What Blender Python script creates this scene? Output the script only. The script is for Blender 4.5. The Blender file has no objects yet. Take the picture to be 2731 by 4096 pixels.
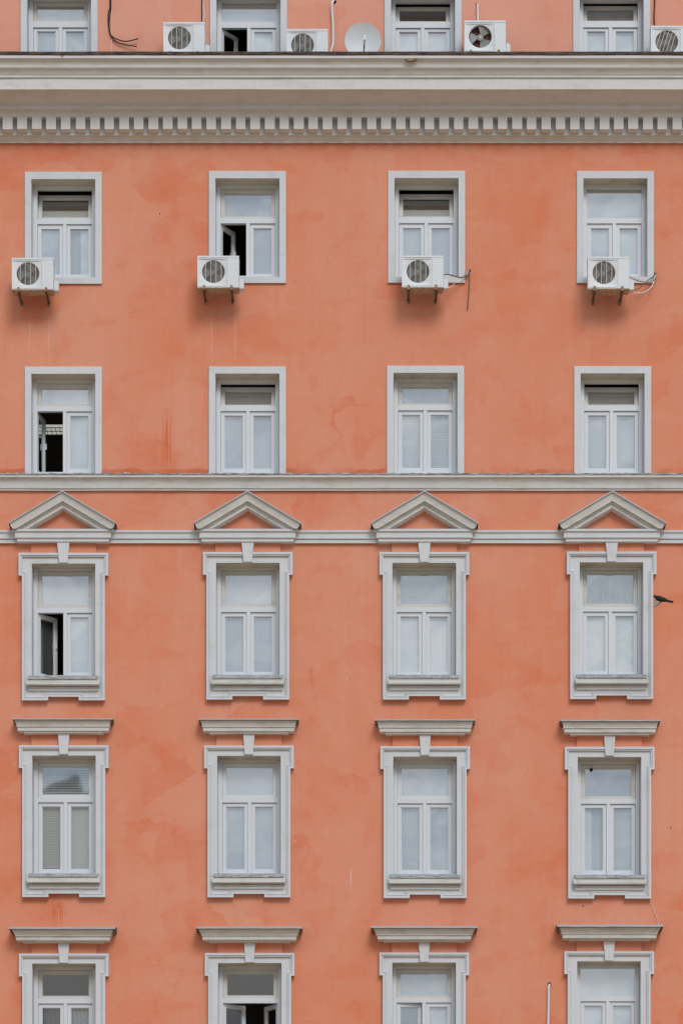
import bpy, math, random
from mathutils import Vector, Matrix, noise
R = math.radians
random.seed(7)
SC = bpy.context.scene
COL = SC.collection

# ------------------------------------------------------------------ camera, world, sun, exposure
# metres: facade plane is y = 0, street side is -y; the photographer stands 60 m away on the ground
D, EYE, HC, XC, S = 60.0, 1.6, 19.0, 0.6, 220.0
cam = bpy.data.cameras.new('camera'); camo = bpy.data.objects.new('camera', cam); COL.objects.link(camo)
camo.location = (XC, -D, EYE); camo.rotation_euler = (R(90), 0, 0)
cam.sensor_fit = 'AUTO'; cam.sensor_width = 36.0
IMH = 4096 / S
cam.lens = 36.0 * D / IMH
cam.shift_y = HC / IMH; cam.shift_x = -XC / IMH
cam.clip_start = 0.5; cam.clip_end = 4000
SC.camera = camo
SC.render.resolution_x = 682; SC.render.resolution_y = 1024

SUN_EL, SUN_AZ = 39, 16         # azimuth: degrees to the right of the street side
w = bpy.data.worlds.new('World'); SC.world = w; w.use_nodes = True
nt = w.node_tree; N = nt.nodes; L = nt.links
for n in list(N): N.remove(n)
out = N.new('ShaderNodeOutputWorld'); bg = N.new('ShaderNodeBackground'); bg.inputs['Strength'].default_value = 0.075
sky = N.new('ShaderNodeTexSky'); sky.sky_type = 'NISHITA'; sky.sun_disc = False
sky.sun_elevation = R(SUN_EL); sky.sun_rotation = R(180 - SUN_AZ)
tc = N.new('ShaderNodeTexCoord')
cl = N.new('ShaderNodeTexNoise'); cl.inputs['Scale'].default_value = 22.0; cl.inputs['Detail'].default_value = 6; cl.inputs['Roughness'].default_value = 0.55; cl.inputs['Distortion'].default_value = 0.6
mp = N.new('ShaderNodeMapping'); mp.inputs['Scale'].default_value = (1, 1, 2.2)
L.new(tc.outputs['Generated'], mp.inputs['Vector']); L.new(mp.outputs['Vector'], cl.inputs['Vector'])
cr = N.new('ShaderNodeValToRGB'); cr.color_ramp.elements[0].position = 0.36; cr.color_ramp.elements[1].position = 0.66
cr.color_ramp.elements[0].color = (0, 0, 0, 1); cr.color_ramp.elements[1].color = (1, 1, 1, 1)
L.new(cl.outputs['Fac'], cr.inputs['Fac'])
cc = N.new('ShaderNodeMixRGB'); cc.inputs['Color1'].default_value = (7.4, 9.1, 11.0, 1); cc.inputs['Color2'].default_value = (13.8, 14.8, 16.0, 1)
L.new(cr.outputs['Color'], cc.inputs['Fac'])
mx = N.new('ShaderNodeMixRGB'); mx.inputs['Fac'].default_value = 0.86
L.new(sky.outputs['Color'], mx.inputs['Color1']); L.new(cc.outputs['Color'], mx.inputs['Color2'])
# an overcast sky is brighter overhead than at the horizon
sx_ = N.new('ShaderNodeSeparateXYZ'); L.new(tc.outputs['Generated'], sx_.inputs[0])
gm = N.new('ShaderNodeMath'); gm.operation = 'MULTIPLY_ADD'; gm.inputs[1].default_value = 0.40; gm.inputs[2].default_value = 0.68; L.new(sx_.outputs[2], gm.inputs[0])
gx = N.new('ShaderNodeMath'); gx.operation = 'MAXIMUM'; gx.inputs[1].default_value = 0.5; L.new(gm.outputs[0], gx.inputs[0])
gv = N.new('ShaderNodeVectorMath'); gv.operation = 'SCALE'; L.new(mx.outputs['Color'], gv.inputs[0]); L.new(gx.outputs[0], gv.inputs['Scale'])
L.new(gv.outputs[0], bg.inputs['Color']); L.new(bg.outputs['Background'], out.inputs['Surface'])

sl = bpy.data.lights.new('sun', 'SUN'); sl.energy = 1.5; sl.angle = R(24); sl.color = (1.0, 0.985, 0.965)
so = bpy.data.objects.new('sun', sl); COL.objects.link(so)
sd = Vector((math.sin(R(SUN_AZ)) * math.cos(R(SUN_EL)), -math.cos(R(SUN_AZ)) * math.cos(R(SUN_EL)), math.sin(R(SUN_EL))))
so.rotation_euler = sd.to_track_quat('Z', 'Y').to_euler(); so.location = (10, -30, 60)
vs = SC.view_settings; vs.view_transform = 'Standard'; vs.look = 'None'; vs.gamma = 1.0; vs.exposure = 0.03
try: vs.use_curve_mapping = False
except Exception: pass

# ------------------------------------------------------------------ facade coordinates
def HH(py): return HC + (2048 - py) / S
def PZ(py, d=0.0): return EYE + HH(py) * (D - d) / D
def PX(px, d=0.0): return XC + ((px - 1365.5) / S - XC) * (D - d) / D

# ------------------------------------------------------------------ materials
def mat(name, col, rough=0.7, metal=0.0, spec=0.3):
    m = bpy.data.materials.new(name); m.use_nodes = True
    b = m.node_tree.nodes['Principled BSDF']
    b.inputs['Base Color'].default_value = (*col, 1); b.inputs['Roughness'].default_value = rough
    b.inputs['Metallic'].default_value = metal; b.inputs['Specular IOR Level'].default_value = spec
    return m
def nd(m, t, **kw):
    n = m.node_tree.nodes.new(t)
    for k, v in kw.items():
        if hasattr(n, k): setattr(n, k, v)
        else: n.inputs[k].default_value = v
    return n
def lk(m, a, b): m.node_tree.links.new(a, b)
def worldpos(m):
    return nd(m, 'ShaderNodeNewGeometry').outputs['Position']
def mapped(m, scale, loc=(0, 0, 0)):
    mpn = nd(m, 'ShaderNodeMapping'); mpn.inputs['Scale'].default_value = scale; mpn.inputs['Location'].default_value = loc
    lk(m, worldpos(m), mpn.inputs['Vector']); return mpn.outputs['Vector']
def noise_(m, vec, scale, detail=4, rough=0.5, dist=0.0):
    n = nd(m, 'ShaderNodeTexNoise'); n.inputs['Scale'].default_value = scale; n.inputs['Detail'].default_value = detail
    n.inputs['Roughness'].default_value = rough; n.inputs['Distortion'].default_value = dist
    lk(m, vec, n.inputs['Vector']); return n.outputs['Fac']
def ramp(m, fac, p0, p1, c0=(0, 0, 0), c1=(1, 1, 1)):
    r = nd(m, 'ShaderNodeValToRGB'); e = r.color_ramp.elements
    e[0].position = p0; e[1].position = p1; e[0].color = (*c0, 1); e[1].color = (*c1, 1)
    lk(m, fac, r.inputs['Fac']); return r.outputs['Color']
def mixc(m, fac, a, b, mode='MIX'):
    x = nd(m, 'ShaderNodeMixRGB', blend_type=mode)
    for s, v in (('Fac', fac), ('Color1', a), ('Color2', b)):
        if isinstance(v, tuple): x.inputs[s].default_value = (*v, 1)
        elif isinstance(v, (int, float)): x.inputs[s].default_value = v
        else: lk(m, v, x.inputs[s])
    return x.outputs['Color']
def mth(m, op, a, b=None, clamp=False):
    x = nd(m, 'ShaderNodeMath', operation=op); x.use_clamp = clamp
    for i, v in enumerate((a, b)):
        if v is None: continue
        if isinstance(v, (int, float)): x.inputs[i].default_value = v
        else: lk(m, v, x.inputs[i])
    return x.outputs[0]
def bump(m, h, strength, dist=0.01):
    b = nd(m, 'ShaderNodeBump'); b.inputs['Strength'].default_value = strength; b.inputs['Distance'].default_value = dist
    lk(m, h, b.inputs['Height']); lk(m, b.outputs['Normal'], m.node_tree.nodes['Principled BSDF'].inputs['Normal'])
def base(m, c): lk(m, c, m.node_tree.nodes['Principled BSDF'].inputs['Base Color'])

def win_range(m, comp, c, hw, soft):
    """1 inside |comp-c|<hw, soft edge"""
    a = mth(m, 'ABSOLUTE', mth(m, 'SUBTRACT', comp, c))
    return mth(m, 'DIVIDE', mth(m, 'SUBTRACT', hw, a), soft, clamp=True)

def wall_material(name, pale):
    m = mat(name, (.6, .2, .1), 0.9, spec=0.15)
    pos = worldpos(m)
    sp = nd(m, 'ShaderNodeSeparateXYZ'); lk(m, pos, sp.inputs[0]); X, Z = sp.outputs[0], sp.outputs[2]
    if pale: light, mid, deep = (.74, .36, .265), (.72, .325, .225), (.70, .265, .165)
    else: light, mid, deep = (.71, .315, .210), (.695, .225, .118), (.66, .145, .060)
    big = noise_(m, mapped(m, (1, 1, .55), (3, 0, 7)), .42, 5, .6, .5)
    c = mixc(m, ramp(m, big, .30, .74), light, mid)
    # brushed repaint patches: blocky soft-edged shapes
    jit = noise_(m, mapped(m, (1, 1, 1)), 1.9, 3, .6)
    vx = nd(m, 'ShaderNodeCombineXYZ')
    lk(m, mth(m, 'ADD', X, mth(m, 'MULTIPLY', jit, .7)), vx.inputs[0]); lk(m, mth(m, 'MULTIPLY', mth(m, 'ADD', Z, mth(m, 'MULTIPLY', jit, .5)), 1.3), vx.inputs[2])
    vo = nd(m, 'ShaderNodeTexVoronoi', distance='CHEBYCHEV'); vo.feature = 'SMOOTH_F1'; vo.inputs['Smoothness'].default_value = .05; vo.inputs['Scale'].default_value = 1.05; lk(m, vx.outputs[0], vo.inputs['Vector'])
    pv = nd(m, 'ShaderNodeSeparateColor'); lk(m, vo.outputs['Color'], pv.inputs[0])
    patch = mth(m, 'MULTIPLY', ramp(m, pv.outputs[0], .55, .85), ramp(m, noise_(m, mapped(m, (1, 1, 1), (9, 0, 2)), .8, 3), .42, .62))
    c = mixc(m, mth(m, 'MULTIPLY', patch, .42), c, deep)
    patch2 = mth(m, 'MULTIPLY', ramp(m, pv.outputs[1], .60, .9), .38)
    c = mixc(m, patch2, c, light)
    # roller-stroke blotches with a harder edge
    n2 = noise_(m, mapped(m, (1.0, 1, 1.5), (1, 0, 4)), 1.0, 5, .55, .5)
    c = mixc(m, mth(m, 'MULTIPLY', ramp(m, n2, .55, .63), .22), c, deep)
    n3 = noise_(m, mapped(m, (1.6, 1, .8), (12, 0, 4)), 1.5, 6, .62, .8)
    c = mixc(m, mth(m, 'MULTIPLY', ramp(m, n3, .56, .68), .22), c, deep)
    n3b = noise_(m, mapped(m, (.9, 1, 2.0), (22, 0, 14)), 1.3, 5, .6, .5)
    c = mixc(m, mth(m, 'MULTIPLY', ramp(m, n3b, .54, .64), .30), c, light)
    # rain streaks
    st = noise_(m, mapped(m, (9, 1, .30)), 1.0, 4, .6)
    c = mixc(m, mth(m, 'MULTIPLY', ramp(m, st, .50, .72), .13), c, deep)
    st2 = noise_(m, mapped(m, (34, 1, .5), (5, 0, 0)), 1.0, 2, .5)
    c = mixc(m, mth(m, 'MULTIPLY', ramp(m, st2, .66, .74), .16), c, (.74, .42, .34))
    if not pale:
        # dribbles of red wash at known spots
        for (px, hw, y0, y1, seed) in ((668, 27, 1625, 1890, 1.0), (230, 42, 3600, 3706, 6.0), (1245, 20, 2660, 2780, 9.0)):
            cx, cz = PX(px), (PZ(y0) + PZ(y1)) / 2
            mask = mth(m, 'MULTIPLY', win_range(m, X, cx, hw / S, .10), win_range(m, Z, cz, (y1 - y0) / 2 / S, .22))
            d1 = noise_(m, mapped(m, (34, 1, .9), (seed, 0, seed)), 1.0, 3, .55, .25)
            c = mixc(m, mth(m, 'MULTIPLY', mth(m, 'MULTIPLY', mask, ramp(m, d1, .45, .58)), .8), c, (.60, .115, .035))
            top = mth(m, 'MULTIPLY', win_range(m, X, cx, hw / S * .9, .12), win_range(m, Z, PZ(y0 + 20), .13, .10))
            d2 = noise_(m, mapped(m, (6, 1, 5), (seed, 0, seed)), 1.0, 4, .6)
            c = mixc(m, mth(m, 'MULTIPLY', mth(m, 'MULTIPLY', top, ramp(m, d2, .42, .62)), .65), c, (.62, .14, .05))
        # chalky run-off lines from the air conditioners' drains
        for px, y0, y1 in ((121, 1235, 1462), (197, 1240, 1465), (848, 1230, 1460), (942, 1230, 1462)):
            mk = mth(m, 'MULTIPLY', win_range(m, X, PX(px), .010, .008), win_range(m, Z, (PZ(y0) + PZ(y1)) / 2, (y1 - y0) / 2 / S, .3))
            c = mixc(m, mth(m, 'MULTIPLY', mk, .42), c, (.78, .52, .46))
        # small chips where white filler shows
        for px, py, hh in ((1386, 2712, .04), (1403, 3500, .12), (2330, 3100, .03), (1403, 3530, .05), (1180, 3365, .03)):
            mk = mth(m, 'MULTIPLY', win_range(m, X, PX(px), .012, .012), win_range(m, Z, PZ(py), hh, .03))
            c = mixc(m, mth(m, 'MULTIPLY', mk, .6), c, (.8, .72, .68))
        # red wash along the top of the string course, ragged edge
        rag = noise_(m, mapped(m, (3, 1, 3)), 1.0, 6, .7)
        edge = mth(m, 'ADD', PZ(1899), mth(m, 'MULTIPLY', rag, .22))
        mk = mth(m, 'MULTIPLY', mth(m, 'GREATER_THAN', Z, PZ(1900)), mth(m, 'DIVIDE', mth(m, 'SUBTRACT', edge, Z), .012, clamp=True))
        c = mixc(m, mth(m, 'MULTIPLY', mk, mth(m, 'MULTIPLY', ramp(m, noise_(m, mapped(m, (1.1, 1, 1), (4, 0, 0)), 1., 4), .4, .55), .8)), c, (.62, .13, .055))
    ck = nd(m, 'ShaderNodeTexVoronoi'); ck.feature = 'DISTANCE_TO_EDGE'; ck.inputs['Scale'].default_value = .38
    cv = nd(m, 'ShaderNodeVectorMath', operation='ADD'); cn = nd(m, 'ShaderNodeTexNoise'); cn.inputs['Scale'].default_value = 2.2; cn.inputs['Detail'].default_value = 6
    lk(m, pos, cn.inputs['Vector']); lk(m, pos, cv.inputs[0]); lk(m, cn.outputs['Color'], cv.inputs[1]); lk(m, cv.outputs[0], ck.inputs['Vector'])
    ckm = mth(m, 'MULTIPLY', ramp(m, ck.outputs['Distance'], .0, .004, (1, 1, 1), (0, 0, 0)), ramp(m, noise_(m, mapped(m, (1, 1, 1), (31, 0, 5)), .5, 3), .50, .56))
    c = mixc(m, mth(m, 'MULTIPLY', ckm, .22), c, (.50, .12, .05))
    fine = noise_(m, mapped(m, (1, 1, 1)), 42, 4, .65)
    c = mixc(m, mth(m, 'MULTIPLY', ramp(m, fine, .3, .7), .10), c, (.45, .12, .06))
    base(m, c)
    hgt = mth(m, 'ADD', mth(m, 'MULTIPLY', noise_(m, mapped(m, (1, 1, 1)), 3.0, 5, .6), 1.4), mth(m, 'MULTIPLY', fine, .35))
    bump(m, hgt, .35, .012)
    return m

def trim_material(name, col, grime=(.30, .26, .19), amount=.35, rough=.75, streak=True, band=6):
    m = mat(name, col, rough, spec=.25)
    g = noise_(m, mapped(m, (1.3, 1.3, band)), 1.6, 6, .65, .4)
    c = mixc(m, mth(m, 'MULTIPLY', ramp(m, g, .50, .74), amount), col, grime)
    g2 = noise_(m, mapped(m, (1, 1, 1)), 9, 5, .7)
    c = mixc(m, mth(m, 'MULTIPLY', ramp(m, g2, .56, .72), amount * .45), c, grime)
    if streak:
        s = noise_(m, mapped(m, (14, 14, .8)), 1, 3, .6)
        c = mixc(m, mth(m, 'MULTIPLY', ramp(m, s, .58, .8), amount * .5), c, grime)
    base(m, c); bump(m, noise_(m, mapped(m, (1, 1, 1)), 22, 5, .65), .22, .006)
    return m

M = {}
M['wall'] = wall_material('coral_plaster', False)
M['wall_top'] = wall_material('pale_coral_plaster', True)
WHITE = (.615, .625, .65)
M['trim'] = trim_material('white_plaster_trim', WHITE, amount=.20, band=1.2)
M['trim_dirty'] = trim_material('weathered_plaster_trim', (.65, .645, .63), grime=(.33, .29, .22), amount=.42)
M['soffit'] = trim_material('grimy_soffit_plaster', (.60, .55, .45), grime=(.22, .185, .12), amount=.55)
M['cornice'] = trim_material('cornice_plaster', (.65, .645, .64), grime=(.40, .34, .26), amount=.35)
M['dentil'] = trim_material('dentil_plaster', (.68, .68, .68), grime=(.42, .33, .25), amount=.15)
M['pvc'] = mat('white_window_plastic', (.65, .67, .70), .35, spec=.45)
M['sash'] = trim_material('old_cream_sash_paint', (.60, .59, .56), grime=(.36, .31, .22), amount=.4, rough=.5)
M['blind'] = mat('white_blind_and_sky_panel', (.86, .86, .85), .8)
M['slat'] = mat('grey_white_slat', (.80, .81, .79), .5)
M['darkslat'] = mat('dim_slat', (.42, .42, .40), .6)
M['curtain'] = mat('grey_curtain', (.52, .54, .56), .9)
M['curtain_dark'] = mat('dark_grey_curtain', (.16, .165, .16), .9)
M['net'] = mat('pale_net_curtain', (.76, .77, .77), .9)
M['mesh_curtain'] = mat('woven_screen', (.5, .5, .49), .9)
b_ = M['mesh_curtain']
base(b_, mixc(b_, ramp(b_, noise_(b_, mapped(b_, (60, 1, 8)), 1, 4, .7), .35, .65), (.30, .30, .285), (.60, .61, .60)))
M['room'] = mat('dim_room_plaster', (.34, .31, .28), .9)
M['flash_dark'] = mat('rusted_dark_flashing', (.05, .035, .025), .7)
b_ = M['flash_dark']
base(b_, mixc(b_, ramp(b_, noise_(b_, mapped(b_, (5, 5, 20)), 1.4, 6, .7), .4, .7), (.028, .020, .015), (.15, .09, .06)))
M['flash_grey'] = mat('zinc_flashing', (.42, .42, .44), .5, .3)
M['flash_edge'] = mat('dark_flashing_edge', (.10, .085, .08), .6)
M['mottle'] = mat('flaking_sill_paint', (.5, .5, .5), .8)
b_ = M['mottle']
mm_ = noise_(b_, mapped(b_, (7, 7, 40)), 1.3, 8, .8, .8)
base(b_, mixc(b_, ramp(b_, mm_, .38, .60), (.10, .095, .085), (.50, .50, .50)))
bump(b_, mm_, .6, .01)
M['mottle_light'] = mat('flaking_ledge_paint', (.5, .5, .5), .8)
b_ = M['mottle_light']
mm_ = noise_(b_, mapped(b_, (4, 7, 55)), 1.6, 8, .8, .8)
base(b_, mixc(b_, ramp(b_, mm_, .46, .58), (.12, .11, .10), (.54, .54, .55)))
M['ac'] = mat('white_enamel', (.66, .68, .70), .4, spec=.45)
b_ = M['ac']
base(b_, mixc(b_, mth(b_, 'MULTIPLY', ramp(b_, noise_(b_, mapped(b_, (3, 3, 9)), 2, 6, .7), .52, .75), .35), (.66, .68, .70), (.42, .39, .34)))
M['ac_pan'] = mat('stained_base_pan', (.42, .33, .24), .8)
b_ = M['ac_pan']
base(b_, mixc(b_, ramp(b_, noise_(b_, mapped(b_, (9, 9, 9)), 2, 6, .7), .45, .7), (.50, .40, .30), (.24, .14, .07)))
M['ac_in'] = mat('condenser_inside', (.13, .115, .10), .7)
M['ac_red'] = mat('rusty_condenser_inside', (.10, .03, .022), .8)
M['fan'] = mat('grey_fan_plastic', (.26, .26, .25), .5)
M['wire'] = mat('pale_grille_wire', (.52, .51, .48), .5)
M['wire_dark'] = mat('fine_grille_wire', (.24, .22, .20), .6)
M['rust'] = mat('rusty_steel', (.3, .16, .07), .8)
b_ = M['rust']
base(b_, mixc(b_, ramp(b_, noise_(b_, mapped(b_, (20, 20, 20)), 2, 5, .7), .42, .6), (.42, .33, .24), (.13, .055, .022)))
M['black'] = mat('black_cable', (.018, .015, .013), .6)
M['brown'] = mat('brown_insulated_pipe', (.20, .13, .08), .7)
M['whitepipe'] = mat('white_plastic_pipe', (.66, .68, .70), .5)
M['hole'] = mat('black_hole', (.006, .006, .006), .95, spec=0)
M['dish'] = mat('pale_grey_dish_enamel', (.60, .62, .64), .45)
M['dishmetal'] = mat('galvanised_arm', (.36, .34, .29), .5, .3)
M['ground'] = mat('pale_paving', (.36, .30, .23), .9)
b_ = M['ground']
base(b_, mixc(b_, noise_(b_, mapped(b_, (1, 1, 1)), .6, 6, .6), (.33, .235, .135), (.41, .30, .175)))
M['facing'] = mat('beige_render', (.56, .55, .53), .9)
M['roof'] = mat('dark_sheet_roof', (.17, .17, .17), .6)
M['opwin'] = mat('dark_window_glass', (.05, .055, .06), .15)
M['crack'] = mat('dark_crack', (.05, .03, .02), .9)
def glass(name, fac, tint=(.91, .92, .92), wob=.13):
    m = bpy.data.materials.new(name); m.use_nodes = True; t = m.node_tree
    for n in list(t.nodes): t.nodes.remove(n)
    o = t.nodes.new('ShaderNodeOutputMaterial'); g = t.nodes.new('ShaderNodeBsdfGlossy'); g.inputs['Roughness'].default_value = 0.02
    g.inputs['Color'].default_value = (.96, .97, .98, 1)
    tr = t.nodes.new('ShaderNodeBsdfTransparent'); tr.inputs['Color'].default_value = (*tint, 1)
    x = t.nodes.new('ShaderNodeMixShader'); x.inputs[0].default_value = fac
    t.links.new(tr.outputs[0], x.inputs[1]); t.links.new(g.outputs[0], x.inputs[2]); t.links.new(x.outputs[0], o.inputs[0])
    # slight waviness of old sheets
    geo = t.nodes.new('ShaderNodeNewGeometry'); nn = t.nodes.new('ShaderNodeTexNoise'); nn.inputs['Scale'].default_value = 1.6; nn.inputs['Detail'].default_value = 1
    bp = t.nodes.new('ShaderNodeBump'); bp.inputs['Strength'].default_value = .12; bp.inputs['Distance'].default_value = .02
    t.links.new(geo.outputs['Position'], nn.inputs['Vector']); bp.inputs['Strength'].default_value = wob; t.links.new(nn.outputs['Fac'], bp.inputs['Height']); t.links.new(bp.outputs['Normal'], g.inputs['Normal'])
    return m
M['glass'] = glass('window_glass', .42); M['flat_glass'] = glass('flat_window_glass', .42, wob=.03)
M['lamp'] = mat('lit_louvre', (.8, .82, .75), .6)
lb = M['lamp'].node_tree.nodes['Principled BSDF']; lb.inputs['Emission Color'].default_value = (.82, .86, .76, 1); lb.inputs['Emission Strength'].default_value = .45
M['lampgrid'] = mat('louvre_grid', (.25, .26, .22), .6)
M['bird'] = mat('dark_feathers', (.020, .019, .020), .7)
M['bird_pale'] = mat('pale_grey_feathers', (.32, .33, .38), .7)
M['bird_wing'] = mat('warm_grey_flight_feathers', (.26, .23, .19), .7)
b_ = M['bird_wing']
base(b_, mixc(b_, ramp(b_, noise_(b_, mapped(b_, (60, 1, 18)), 1, 3, .6), .4, .6), (.30, .27, .22), (.20, .175, .145)))

# ------------------------------------------------------------------ mesh builder
class MB:
    def __init__(s): s.v, s.f, s.m = [], [], []
    def quad(s, *p, mi=0):
        i = len(s.v); s.v += [tuple(q) for q in p]; s.f.append(tuple(range(i, i + len(p)))); s.m.append(mi)
    def box(s, x0, x1, y0, y1, z0, z1, mi=0):
        x0, x1 = sorted((x0, x1)); y0, y1 = sorted((y0, y1)); z0, z1 = sorted((z0, z1))
        i = len(s.v)
        s.v += [(x0, y0, z0), (x1, y0, z0), (x1, y1, z0), (x0, y1, z0), (x0, y0, z1), (x1, y0, z1), (x1, y1, z1), (x0, y1, z1)]
        for q in ((0, 3, 2, 1), (4, 5, 6, 7), (0, 1, 5, 4), (1, 2, 6, 5), (2, 3, 7, 6), (3, 0, 4, 7)):
            s.f.append(tuple(i + k for k in q)); s.m.append(mi)
    def prism(s, pts, y0, y1, mi=0):          # pts: (x, z) polygon, front y0 to back y1
        n = len(pts); i = len(s.v)
        s.v += [(x, y0, z) for x, z in pts] + [(x, y1, z) for x, z in pts]
        s.f.append(tuple(i + k for k in range(n))); s.m.append(mi)
        s.f.append(tuple(i + n + k for k in reversed(range(n)))); s.m.append(mi)
        for k in range(n):
            k2 = (k + 1) % n; s.f.append((i + k, i + n + k, i + n + k2, i + k2)); s.m.append(mi)
    def tube(s, pts, r, seg=8, mi=0):
        pts = [Vector(p) for p in pts]; i0 = len(s.v); n = len(pts)
        for k, p in enumerate(pts):
            t = (pts[min(k + 1, n - 1)] - pts[max(k - 1, 0)]).normalized()
            a = Vector((0, 1, 0)) if abs(t.y) < .9 else Vector((1, 0, 0))
            u = t.cross(a).normalized(); v = t.cross(u).normalized()
            rr = r[k] if isinstance(r, (list, tuple)) else r
            for j in range(seg):
                an = 2 * math.pi * j / seg; s.v.append(tuple(p + (u * math.cos(an) + v * math.sin(an)) * rr))
        for k in range(n - 1):
            for j in range(seg):
                a, b = i0 + k * seg + j, i0 + k * seg + (j + 1) % seg
                s.f.append((a, b, b + seg, a + seg)); s.m.append(mi)
        s.f.append(tuple(i0 + j for j in reversed(range(seg)))); s.m.append(mi)
        s.f.append(tuple(i0 + (n - 1) * seg + j for j in range(seg))); s.m.append(mi)
    def sweepx(s, prof, xs, mi=None, jit=0.0, seed=0.0):   # prof: (d, z) from bottom to top
        i0 = len(s.v); n = len(prof)
        for x in xs:
            for k, (d, z) in enumerate(prof):
                j = noise.noise(Vector((x * .9 + seed, k * 1.7, seed))) * jit + noise.noise(Vector((x * 5 + seed, k * 2.7, seed))) * jit * .35
                s.v.append((x, -d + (0 if d == 0 else j * .4), z + j))
        for a in range(len(xs) - 1):
            for k in range(n - 1):
                p = i0 + a * n + k
                s.f.append((p, p + n, p + n + 1, p + 1)); s.m.append(mi[k] if mi else 0)
    def build(s, name, mats, parent=None, origin=(0, 0, 0), smooth=False, bevel=0):
        me = bpy.data.meshes.new(name); ox, oy, oz = origin
        me.from_pydata([(x - ox, y - oy, z - oz) for x, y, z in s.v], [], s.f)
        if not isinstance(mats, (list, tuple)): mats = [mats]
        for m_ in mats: me.materials.append(m_)
        for p, mi in zip(me.polygons, s.m): p.material_index = mi; p.use_smooth = smooth
        me.validate(); me.update()
        o = bpy.data.objects.new(name, me); COL.objects.link(o)
        o.location = origin
        if parent is not None: put(o, parent)
        if bevel:
            b = o.modifiers.new('bevel', 'BEVEL'); b.width = bevel; b.segments = 2; b.limit_method = 'ANGLE'
        return o
WPOS = {}
def put(o, parent):           # parent with plain offset (no rotations on parents used this way)
    pw = Vector((0, 0, 0)); p = parent
    while p is not None: pw += Vector(p.location); p = p.parent
    o.parent = parent; o.location = Vector(o.location) - pw
def tag(o, label=None, cat=None, group=None, kind=None):
    for k, v in (('label', label), ('category', cat), ('group', group), ('kind', kind)):
        if v: o[k] = v
    return o
def empty(name, loc, label=None, cat=None, group=None):
    o = bpy.data.objects.new(name, None); o.empty_display_size = .2; COL.objects.link(o); o.location = loc
    return tag(o, label, cat, group)
def spline(pts, n=8):
    P = [Vector(p) for p in pts]; out = []
    for i in range(len(P) - 1):
        a, b, c, d = P[max(i - 1, 0)], P[i], P[i + 1], P[min(i + 2, len(P) - 1)]
        for k in range(n):
            t = k / n
            out.append(.5 * ((2 * b) + (c - a) * t + (2 * a - 5 * b + 4 * c - d) * t * t + (3 * b - a - 3 * c + d) * t ** 3))
    out.append(P[-1]); return out

# ------------------------------------------------------------------ ground
g = MB(); g.quad((-600, -900, 0), (600, -900, 0), (600, 300, 0), (-600, 300, 0)); g.build('ground', M['ground'])['kind'] = 'structure'

# ------------------------------------------------------------------ the coral building
B = empty('apartment_building', (0, 0, 0), 'coral plastered apartment building with white trimmed windows and a heavy dentilled cornice', 'building')
X0, X1 = -16.0, 16.5
XS = [X0 + (X1 - X0) * k / 160 for k in range(161)]

# per window data ---------------------------------------------------
CX = {0: (238, 994, 1691, 2444), 1: (255, 990, 1705, 2459), 2: (255, 990, 1701, 2448),
      3: (256.5, 992, 1696, 2443), 4: (258, 996.5, 1699, 2435), 5: (258, 999.5, 1695.5, 2433)}
DY = {0: (0, 2, 2, 0), 1: (3, 0, -1, 0), 2: (2, 1, -2, 0), 3: (3, 0, 0, -2), 4: (-3, -2, 1, 3), 5: (4, 2, 0, -5)}
# row layout in photo rows: outline top/bottom, opening top/bottom, sash top, glass top, glass bottom, sash bottom, transom bottom, lower glass top/bottom, lower bottom
ROW = {
 0: dict(t='A', out=(-62, 376), op=(-34, 350), sash=6, gl=(20, 79), sb=85, tb=109, lg=(122, 337), lb=349),
 1: dict(t='A', out=(684, 1133), op=(713, 1107), sash=754, gl=(772, 863), sb=872, tb=893, lg=(910, 1094), lb=1103),
 2: dict(t='A', out=(1465, 1925), op=(1493, 1900), sash=1531, gl=(1549, 1615), sb=1622, tb=1643, lg=(1659, 1873), lb=1886),
 3: dict(t='B', out=(2208, 2799), op=(2251, 2703), sash=2281, gl=(2295, 2416), sb=2429, tb=2448, lg=(2464, 2687), lb=2698),
 4: dict(t='B', out=(2984, 3592), op=(3025, 3500), sash=3053, gl=(3068, 3182), sb=3193, tb=3212, lg=(3227, 3479), lb=3492),
 5: dict(t='B', out=(3810, 4400), op=(3850, 4300), sash=3876, gl=(3892, 3980), sb=3990, tb=4010, lg=(4026, 4280), lb=4293),
}
DF = -.25          # depth of the window frame face behind the wall plane
OPH = {'A': 128, 'B': 127}
OPD = {'A': .04, 'B': .06}

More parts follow.
